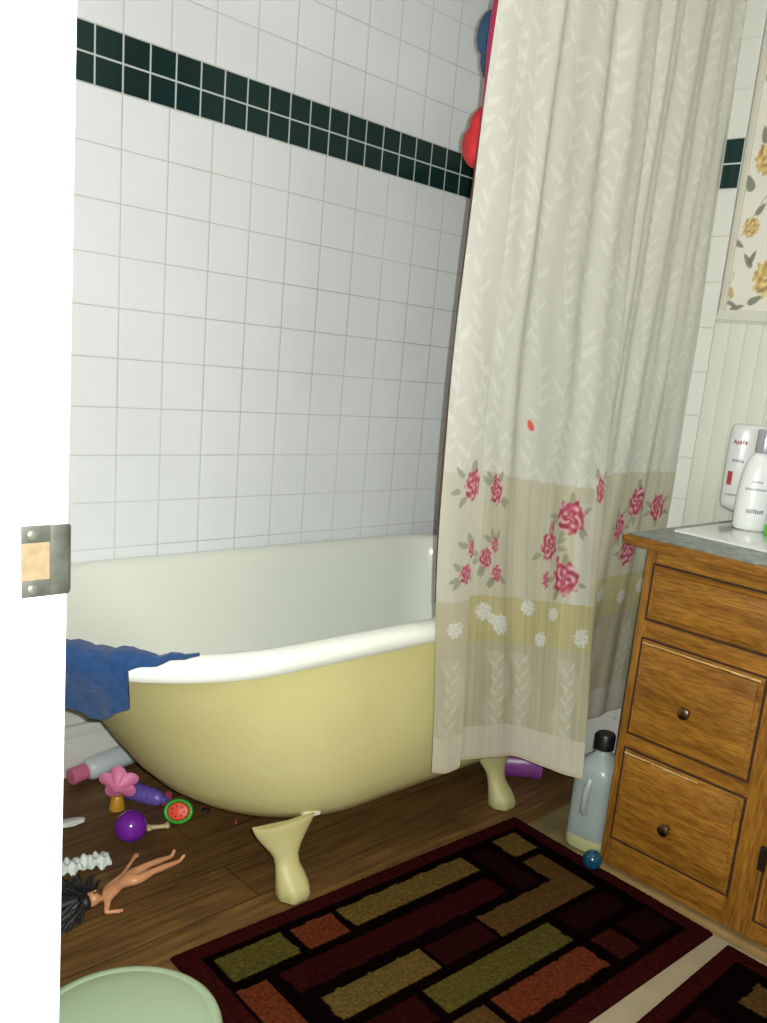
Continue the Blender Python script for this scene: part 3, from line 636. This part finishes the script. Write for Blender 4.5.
MB().lathe([(.012, -.06), (.019, -.056), (.021, -.02), (.020, .03), (.015, .045), (.009, .05), (.009, .062), (.001, .063)], 28, M=Matrix.Rotation(PI/2, 4, 'Y')).build('bottle_body', mat('lavender_plastic', rgba(112, 92, 176), .35, .15, 12), lv)
for i, (dx) in enumerate((-.04, -.025, -.01, .005, .02)):
    MB().lathe([(.0203, -.001), (.0222, 0), (.0203, .001)], 28, M=Matrix.Translation((dx, 0, 0)) @ Matrix.Rotation(PI/2, 4, 'Y'), cap0=False, cap1=False).build('ridge', mat('lavender_dark', rgba(92, 74, 150), .4), lv)
ml = empty('toy_watermelon', 'red melon slice toy in a bright green ring by the tub', 'toy', (.012, -.306, 0), 0)
Mm = Matrix.Translation((0, 0, .030)) @ Matrix.Rotation(math.radians(-42), 4, 'Z') @ Matrix.Rotation(math.radians(62), 4, 'X') @ Matrix.Diagonal((1.18, 1.0, 1.1, 1))
tor = MB(); tor.rings([[Vector(((.0245+.0042*math.cos(p))*math.cos(t), (.0245+.0042*math.cos(p))*math.sin(t), .0042*math.sin(p))) for p in np.linspace(0, 2*PI, 12, endpoint=False)] for t in np.linspace(0, 2*PI, 41)], False, False)
tor.xform(Mm).build('rind_ring', mat('toy_green', rgba(40, 160, 40), .4, .1, 9), ml)
MB().lathe([(.001, -.004), (.018, -.005), (.0215, 0), (.018, .006), (.001, .008)], 32, M=Mm).build('melon_flesh', mat('toy_red', rgba(232, 66, 30), .4, .1, 9), ml)
sd = MB()
for i in range(7):
    t = 2*PI*i/7; sd.sphere(Vector((.012*math.cos(t), .012*math.sin(t), .007)), .0016, 8, (1, 1.6, .6))
sd.xform(Mm).build('seeds', mat('dark_seeds', rgba(90, 30, 20), .5), ml)
def lump(name, loc, sc, m, label, cat, seed, rz=0, fine=9.0, amp=.3):
    rr = np.random.default_rng(seed); b = MB(); bmesh.ops.create_icosphere(b.bm, subdivisions=4, radius=1)
    k = rr.uniform(-fine, fine, (6, 3))*.5; ph = rr.uniform(0, 6.28, 6)
    for v in b.bm.verts:
        n = v.co.copy(); d = sum(math.sin(n.dot(Vector(k[i]))+ph[i]) for i in range(6))/6
        n *= 1+amp*d; v.co = Vector((n.x*sc[0], n.y*sc[1], max(n.z, -.75)*sc[2]+.75*sc[2]))
    o = b.build(name, m, angle=50); o.location = loc; o.rotation_euler = (0, 0, rz); return tag(o, label, cat)
tis = mat('white_tissue', rgba(214, 216, 208), .7, .1, 30)
lump('tissue', (-.196, -.166, 0), (.046, .018, .006), tis, 'crumpled white tissue on the floor left of the amber toy base', 'tissue', 11, -.4, 14, .5)
lump('toy_scrap', (.034, -.205, 0), (.026, .014, .014), mat('pink_scrap', rgba(196, 84, 110), .4, .2, 20), 'pink plastic toy piece behind the red melon toy', 'toy', 12, .3)
lump('toy_scrap', (.062, -.255, 0), (.018, .007, .006), mat('red_scrap', rgba(200, 62, 44), .4, .2, 20), 'small red plastic scrap under the tub edge', 'toy', 14, -.2)
lump('toy_scrap', (.088, -.300, 0), (.011, .008, .006), mat('black_scrap', rgba(22, 20, 20), .5, .2, 20), 'small black scrap on the floor under the tub edge', 'scrap', 15)
lump('toy_scrap', (.118, -.382, 0), (.010, .0035, .0035), mat('orange_scrap', rgba(176, 96, 50), .5, .2, 20), 'small orange brown scrap near the front left tub foot', 'scrap', 16, .9)
bn = MB(); bn.tube([(-.020, 0, .006), (-.012, .001, .0055), (.0, 0, .0055), (.012, -.001, .0055), (.019, 0, .006)], [.006, .0055, .0045, .0052, .006], 12)
bn.sphere((-.020, .004, .006), .006, 12); bn.sphere((-.020, -.004, .006), .006, 12); bn.sphere((.020, .004, .006), .0058, 12); bn.sphere((.020, -.004, .006), .0058, 12)
o = bn.build('toy_bone', mat('cream_plastic', rgba(200, 180, 134), .5, .1, 20)); o.location = (-.036, -.303, 0); o.rotation_euler = (0, 0, -.35)
tag(o, 'small cream bone shaped toy in front of the melon toy', 'toy')
# ruffled white doll dress
n_u, n_v = 90, 26
uu, vv = np.meshgrid(np.linspace(0, 1, n_u), np.linspace(0, 1, n_v))
dx_ = (uu-.5)*.125; dy_ = (vv-.5)*.046*(1+.12*np.sin(uu*14)); dz_ = .012+.012*np.sin(vv*PI)+.0035*np.sin(uu*27+6*vv)+.0035*np.sin(uu*43-9*vv)+.004*np.sin(uu*13+vv*11)
o = gridmesh('doll_dress', dx_, dy_, np.maximum(dz_, .003), mat('white_satin', rgba(206, 212, 206), .4, .08, 40), thick=.0015); o.location = (-.245, -.356, 0); o.rotation_euler = (0, 0, -.22)
tag(o, 'crumpled white ruffled doll dress beside the dark haired doll', 'doll dress')
# fashion doll lying on her back: one skinned body, separate hair
doll = empty('doll', 'bare dark haired fashion doll lying on the wooden floor', 'doll', (-.2, -.47, 0))
dO = Vector((-.2, -.47, 0))
def dv(x, y, z): return Vector((x, y, z))-dO
J = {}; verts = []; edges = []; radii = []
def jt(n, p, r, parent=None):
    J[n] = len(verts); verts.append(dv(*p)); radii.append(r if hasattr(r, '__len__') else (r, r))
    if parent: edges.append((J[parent], J[n]))
jt('pelvis', (-.190, -.466, .018), (.0145, .012))
jt('waist', (-.213, -.477, .019), (.0105, .009), 'pelvis'); jt('chest', (-.236, -.489, .020), (.015, .011), 'waist'); jt('collar', (-.249, -.496, .019), (.013, .008), 'chest'); jt('neck', (-.259, -.501, .020), .0048, 'collar'); jt('chin', (-.266, -.502, .022), .0065, 'neck')
jt('headm', (-.277, -.500, .026), .0165, 'chin'); jt('headt', (-.289, -.499, .026), .0155, 'headm')
for n, sh_, el, ha in (('a', (-.240, -.474, .019), (-.188, -.440, .013), (-.140, -.398, .016)), ('b', (-.258, -.517, .018), (-.270, -.536, .012), (-.250, -.541, .010))):
    jt('sh'+n, sh_, .0062, 'collar'); m_ = [(a+b)/2 for a, b in zip(sh_, el)]; jt('ua'+n, m_, .0058, 'sh'+n); jt('el'+n, el, .0046, 'ua'+n)
    m_ = [a*.3+b*.7 for a, b in zip(el, ha)]; jt('wr'+n, m_, .0034, 'el'+n); jt('pa'+n, ha, (.0048, .003), 'wr'+n)
    d_ = (Vector(ha)-Vector(el)).normalized(); s_ = Vector((-d_.y, d_.x, 0))
    for i, (o_, l_) in enumerate(((-.0036, .009), (-.0013, .0115), (.0011, .011), (.0034, .0085))):
        p = Vector(ha)+d_*l_+s_*o_*1.25; jt('f%s%d' % (n, i), p, .0012, 'pa'+n)
    jt('th'+n, Vector(ha)+d_*.001-s_*.0075, .0013, 'pa'+n)
for n, hp, kn, an, to in (('a', (-.180, -.455, .017), (-.136, -.448, .020), (-.078, -.437, .012), (-.070, -.436, .026)), ('b', (-.184, -.480, .016), (-.138, -.472, .018), (-.072, -.461, .011), (-.060, -.460, .022))):
    jt('hp'+n, hp, .0115, 'pelvis'); m_ = [(a+b)/2 for a, b in zip(hp, kn)]; jt('tg'+n, m_, .0098, 'hp'+n); jt('kn'+n, kn, .0068, 'tg'+n)
    m_ = [a*.65+b*.35 for a, b in zip(kn, an)]; jt('cf'+n, m_, .0072, 'kn'+n); jt('an'+n, an, .0042, 'cf'+n); jt('to'+n, to, .0034, 'an'+n)
me = bpy.data.meshes.new('doll_body'); me.from_pydata([tuple(v) for v in verts], edges, [])
skin = mat('doll_vinyl', rgba(208, 148, 106), .35, .08, 30)
db = bpy.data.objects.new('doll_body', me); COL.objects.link(db); db.parent = doll; me.materials.append(skin)
md = db.modifiers.new('skin', 'SKIN'); md.use_smooth_shade = True
sk = me.skin_vertices[0].data
for i, r in enumerate(radii): sk[i].radius = r
sk[J['pelvis']].use_root = True
sub = db.modifiers.new('sub', 'SUBSURF'); sub.levels = 2; sub.render_levels = 2
# face details
fb = MB(); hc = dv(-.281, -.5, .0285)
for sgn in (-1, 1): fb.sphere(hc+Vector((.002, sgn*.0052, .0128)), .0019, 10, (1, 1.5, .6))
fb.build('eyes', mat('doll_eye', rgba(50, 36, 30), .3), doll)
nb_ = MB(); nb_.sphere(hc+Vector((.006, 0, .0135)), .0018, 10, (1.5, .9, 1)); nb_.build('nose', skin, doll)
lp = MB(); lp.sphere(hc+Vector((.0105, 0, .0105)), .0017, 10, (.7, 1.7, .7)); lp.build('lips', mat('doll_lips', rgba(180, 70, 84), .35), doll)
for sgn in (-1, 1): MB().sphere(hc+Vector((0, sgn*.0135, .002)), .0028, 10, (1, .5, 1.3)).build('ear', skin, doll)
# hair: thick dark mass of tufts fanned out from the crown
hr = MB(); rr = np.random.default_rng(21)
for i in range(190):
    a = rr.uniform(1.0, 3.75); L_ = rr.uniform(.05, .115)*(1.0 if a < 3 else .6); z0 = rr.uniform(.008, .030)
    st_ = dv(-.292+.008*math.cos(a), -.498+.014*math.sin(a), z0); pts = [st_]; a_ = a
    for k_ in range(1, 7):
        a_ += rr.uniform(-.22, .22); st_ = st_+Vector((math.cos(a_), math.sin(a_), 0))*L_/6; st_.z = max(.004, z0*(1-k_/7.5)+rr.uniform(-.002, .004)); pts.append(st_.copy())
    hr.tube(pts, [.004, .0055, .0055, .005, .0045, .0035, .0012], 6)
hr.sphere(dv(-.296, -.498, .024), .0165, 24, (.75, 1.08, 1.0))
hr.build('hair', mat('black_hair', rgba(20, 17, 20), .5, .3, 60), doll)

# ---------------------------------------------------------------- mint bin, towel, strike plate
mint = mat('mint_plastic', rgba(130, 146, 118), .4, .03, 6)
bi = empty('waste_bin', 'pale mint green plastic bin with smooth round lid at the door frame', 'bin', (-.531, -1.110, 0))
MB().lathe([(.085, 0), (.09, .003), (.104, .22), (.108, .255), (.106, .262)], 48).build('bin_body', mint, bi)
MB().lathe([(.112, .252), (.1165, .254), (.119, .262), (.119, .272), (.1165, .2785), (.112, .281), (.106, .2815), (.1035, .2805), (.101, .2815), (.08, .2845), (.04, .2865), (.001, .287)], 72).build('lid', mint, bi)

# blue towel over the rounded end of the tub rim
tw_m = mat('blue_terry', rgba(42, 76, 124), .95, .3, 60, .8, 260, sheen=.2, spec=.1)
prof_in = [(0.5400, -0.3520, 1.0330, 0.3220), (0.5600, -0.3600, 1.0360, 0.3250), (0.5720, -0.3690, 1.0420, 0.3325), (0.5790, -0.3820, 1.0500, 0.3425), (0.5815, -0.3960, 1.0600, 0.3535), (0.5790, -0.4120, 1.0720, 0.3675), (0.5700, -0.4245, 1.0800, 0.3780), (0.5560, -0.4295, 1.0830, 0.3825), (0.5440, -0.4280, 1.0830, 0.3815), (0.5300, -0.4240, 1.0800, 0.3775), (0.5000, -0.4100, 1.0700, 0.3725), (0.4600, -0.3920, 1.0600, 0.3645), (0.4200, -0.3780, 1.0500, 0.3565)]
nr = len(prof_in)
nth = 70
PR = np.array([[(p.x, p.y, p.z) for p in oval(z, xl-.003, xr+.003, hw_+.003, 720)] for z, xl, xr, hw_ in prof_in])   # rows x 720
d = np.r_[0, np.cumsum(np.linalg.norm(np.diff(PR[:, 360], axis=0), axis=1))]; d /= d[-1]
nrow = 44
T_ = []
ang = np.linspace(math.radians(132), math.radians(244.5), nth)
for j, a in enumerate(ang):
    deg = math.degrees(a)
    # inner start and outer end of the cloth across the rim, as fractions of the profile
    q0 = np.interp(deg, [132, 150, 210, 225.5, 231, 244.5], [.0, .0, .03, .11, .27, .30])
    q1 = np.interp(deg, [132, 150, 178, 190, 199, 205, 211, 216, 219, 223, 226.6, 227.8, 234, 244.5], [.60, .62, .64, .64, .66, .70, .80, .88, .88, .78, .74, .44, .375, .32])
    r_ = []
    for i in range(nrow):
        f = q0+(q1-q0)*i/(nrow-1); k = np.interp(f, d, np.arange(nr)); k0 = min(int(k), nr-2); fr = k-k0
        idx = a/(2*PI)*720; i0 = int(idx) % 720
        p = PR[k0, i0]*(1-fr)+PR[k0+1, i0]*fr
        nrm = np.array([math.cos(a), math.sin(a), 0]); out = max(0, f-.55)
        fold = .009*math.sin(deg*.42+2.2*f)*min(1, f*2)+.005*math.sin(deg*.95+5*f)
        p = p+nrm*(.002+out*(.018+fold*3))+np.array([0, 0, .004+fold*.5*(1 if f < .6 else 0)])
        r_.append(p)
    T_.append(r_)
T_ = np.array(T_)
tw = gridmesh('towel', T_[..., 0], T_[..., 1], T_[..., 2], tw_m, thick=.005)
tw.location = tub.location; tw.rotation_euler = tub.rotation_euler
tag(tw, 'blue terry towel draped over the rounded end of the tub rim', 'towel')

# strike plate on the door jamb
YJ = -1.2600
YJ = -1.2805
steel = mat('dull_steel', rgba(74, 76, 66), .5, .25, 60, metal=.25, col2=rgba(50, 52, 46))
sp_ = empty('strike_plate', 'worn steel strike plate on the white door frame', 'strike plate', (-.6985, YJ, .906))
so = Vector((-.6985, YJ, .906))
b = MB()
x0, x1, xm = -.7085, -.6748, -.6870; z0, z1 = .8855, .9425
b.box(Vector((xm, YJ-.0016, z0))-so, Vector((x1, YJ+.0004, z1))-so, .0004); b.box(Vector((x0, YJ-.0016, .9290))-so, Vector((xm+.0005, YJ+.0004, z1))-so, .0004); b.box(Vector((x0, YJ-.0016, z0))-so, Vector((xm+.0005, YJ+.0004, .8990))-so, .0004)
b.build('plate', steel, sp_, angle=30)
R = []
for i in range(13):
    t = i/12; x = x1+.0092*math.sin(t*PI/2); yy = YJ-.0008+.020*(1-math.cos(t*PI/2)); hh = (z1-z0)/2*math.sqrt(max(0.05, 1-.95*t**2.2))
    R.append([Vector((x, yy-.0009, (z0+z1)/2-hh))-so, Vector((x, yy+.0009, (z0+z1)/2-hh))-so, Vector((x, yy+.0009, (z0+z1)/2+hh))-so, Vector((x, yy-.0009, (z0+z1)/2+hh))-so])
MB().rings(R).build('lip', steel, sp_, angle=30)
o = MB().box(Vector((x0, YJ-.0006, .8985))-so, Vector((xm+.0002, YJ+.0010, .9295))-so).build('latch_hole', mat('bare_wood', rgba(122, 104, 76), .7, .35, 90), sp_); o['label'] = 'bare wood inside the latch opening'
for z in (.9356, .8922):
    MB().lathe([(.004, 0), (.0038, .0012), (.0026, .0019), (.0005, .0021)], 20, M=Matrix.Translation(Vector((-.7010, YJ-.0016, z))-so) @ Matrix.Rotation(PI/2, 4, 'X')).build('screw', mat('bright_screw', rgba(104, 106, 94), .4, .3, 90, metal=.4), sp_)
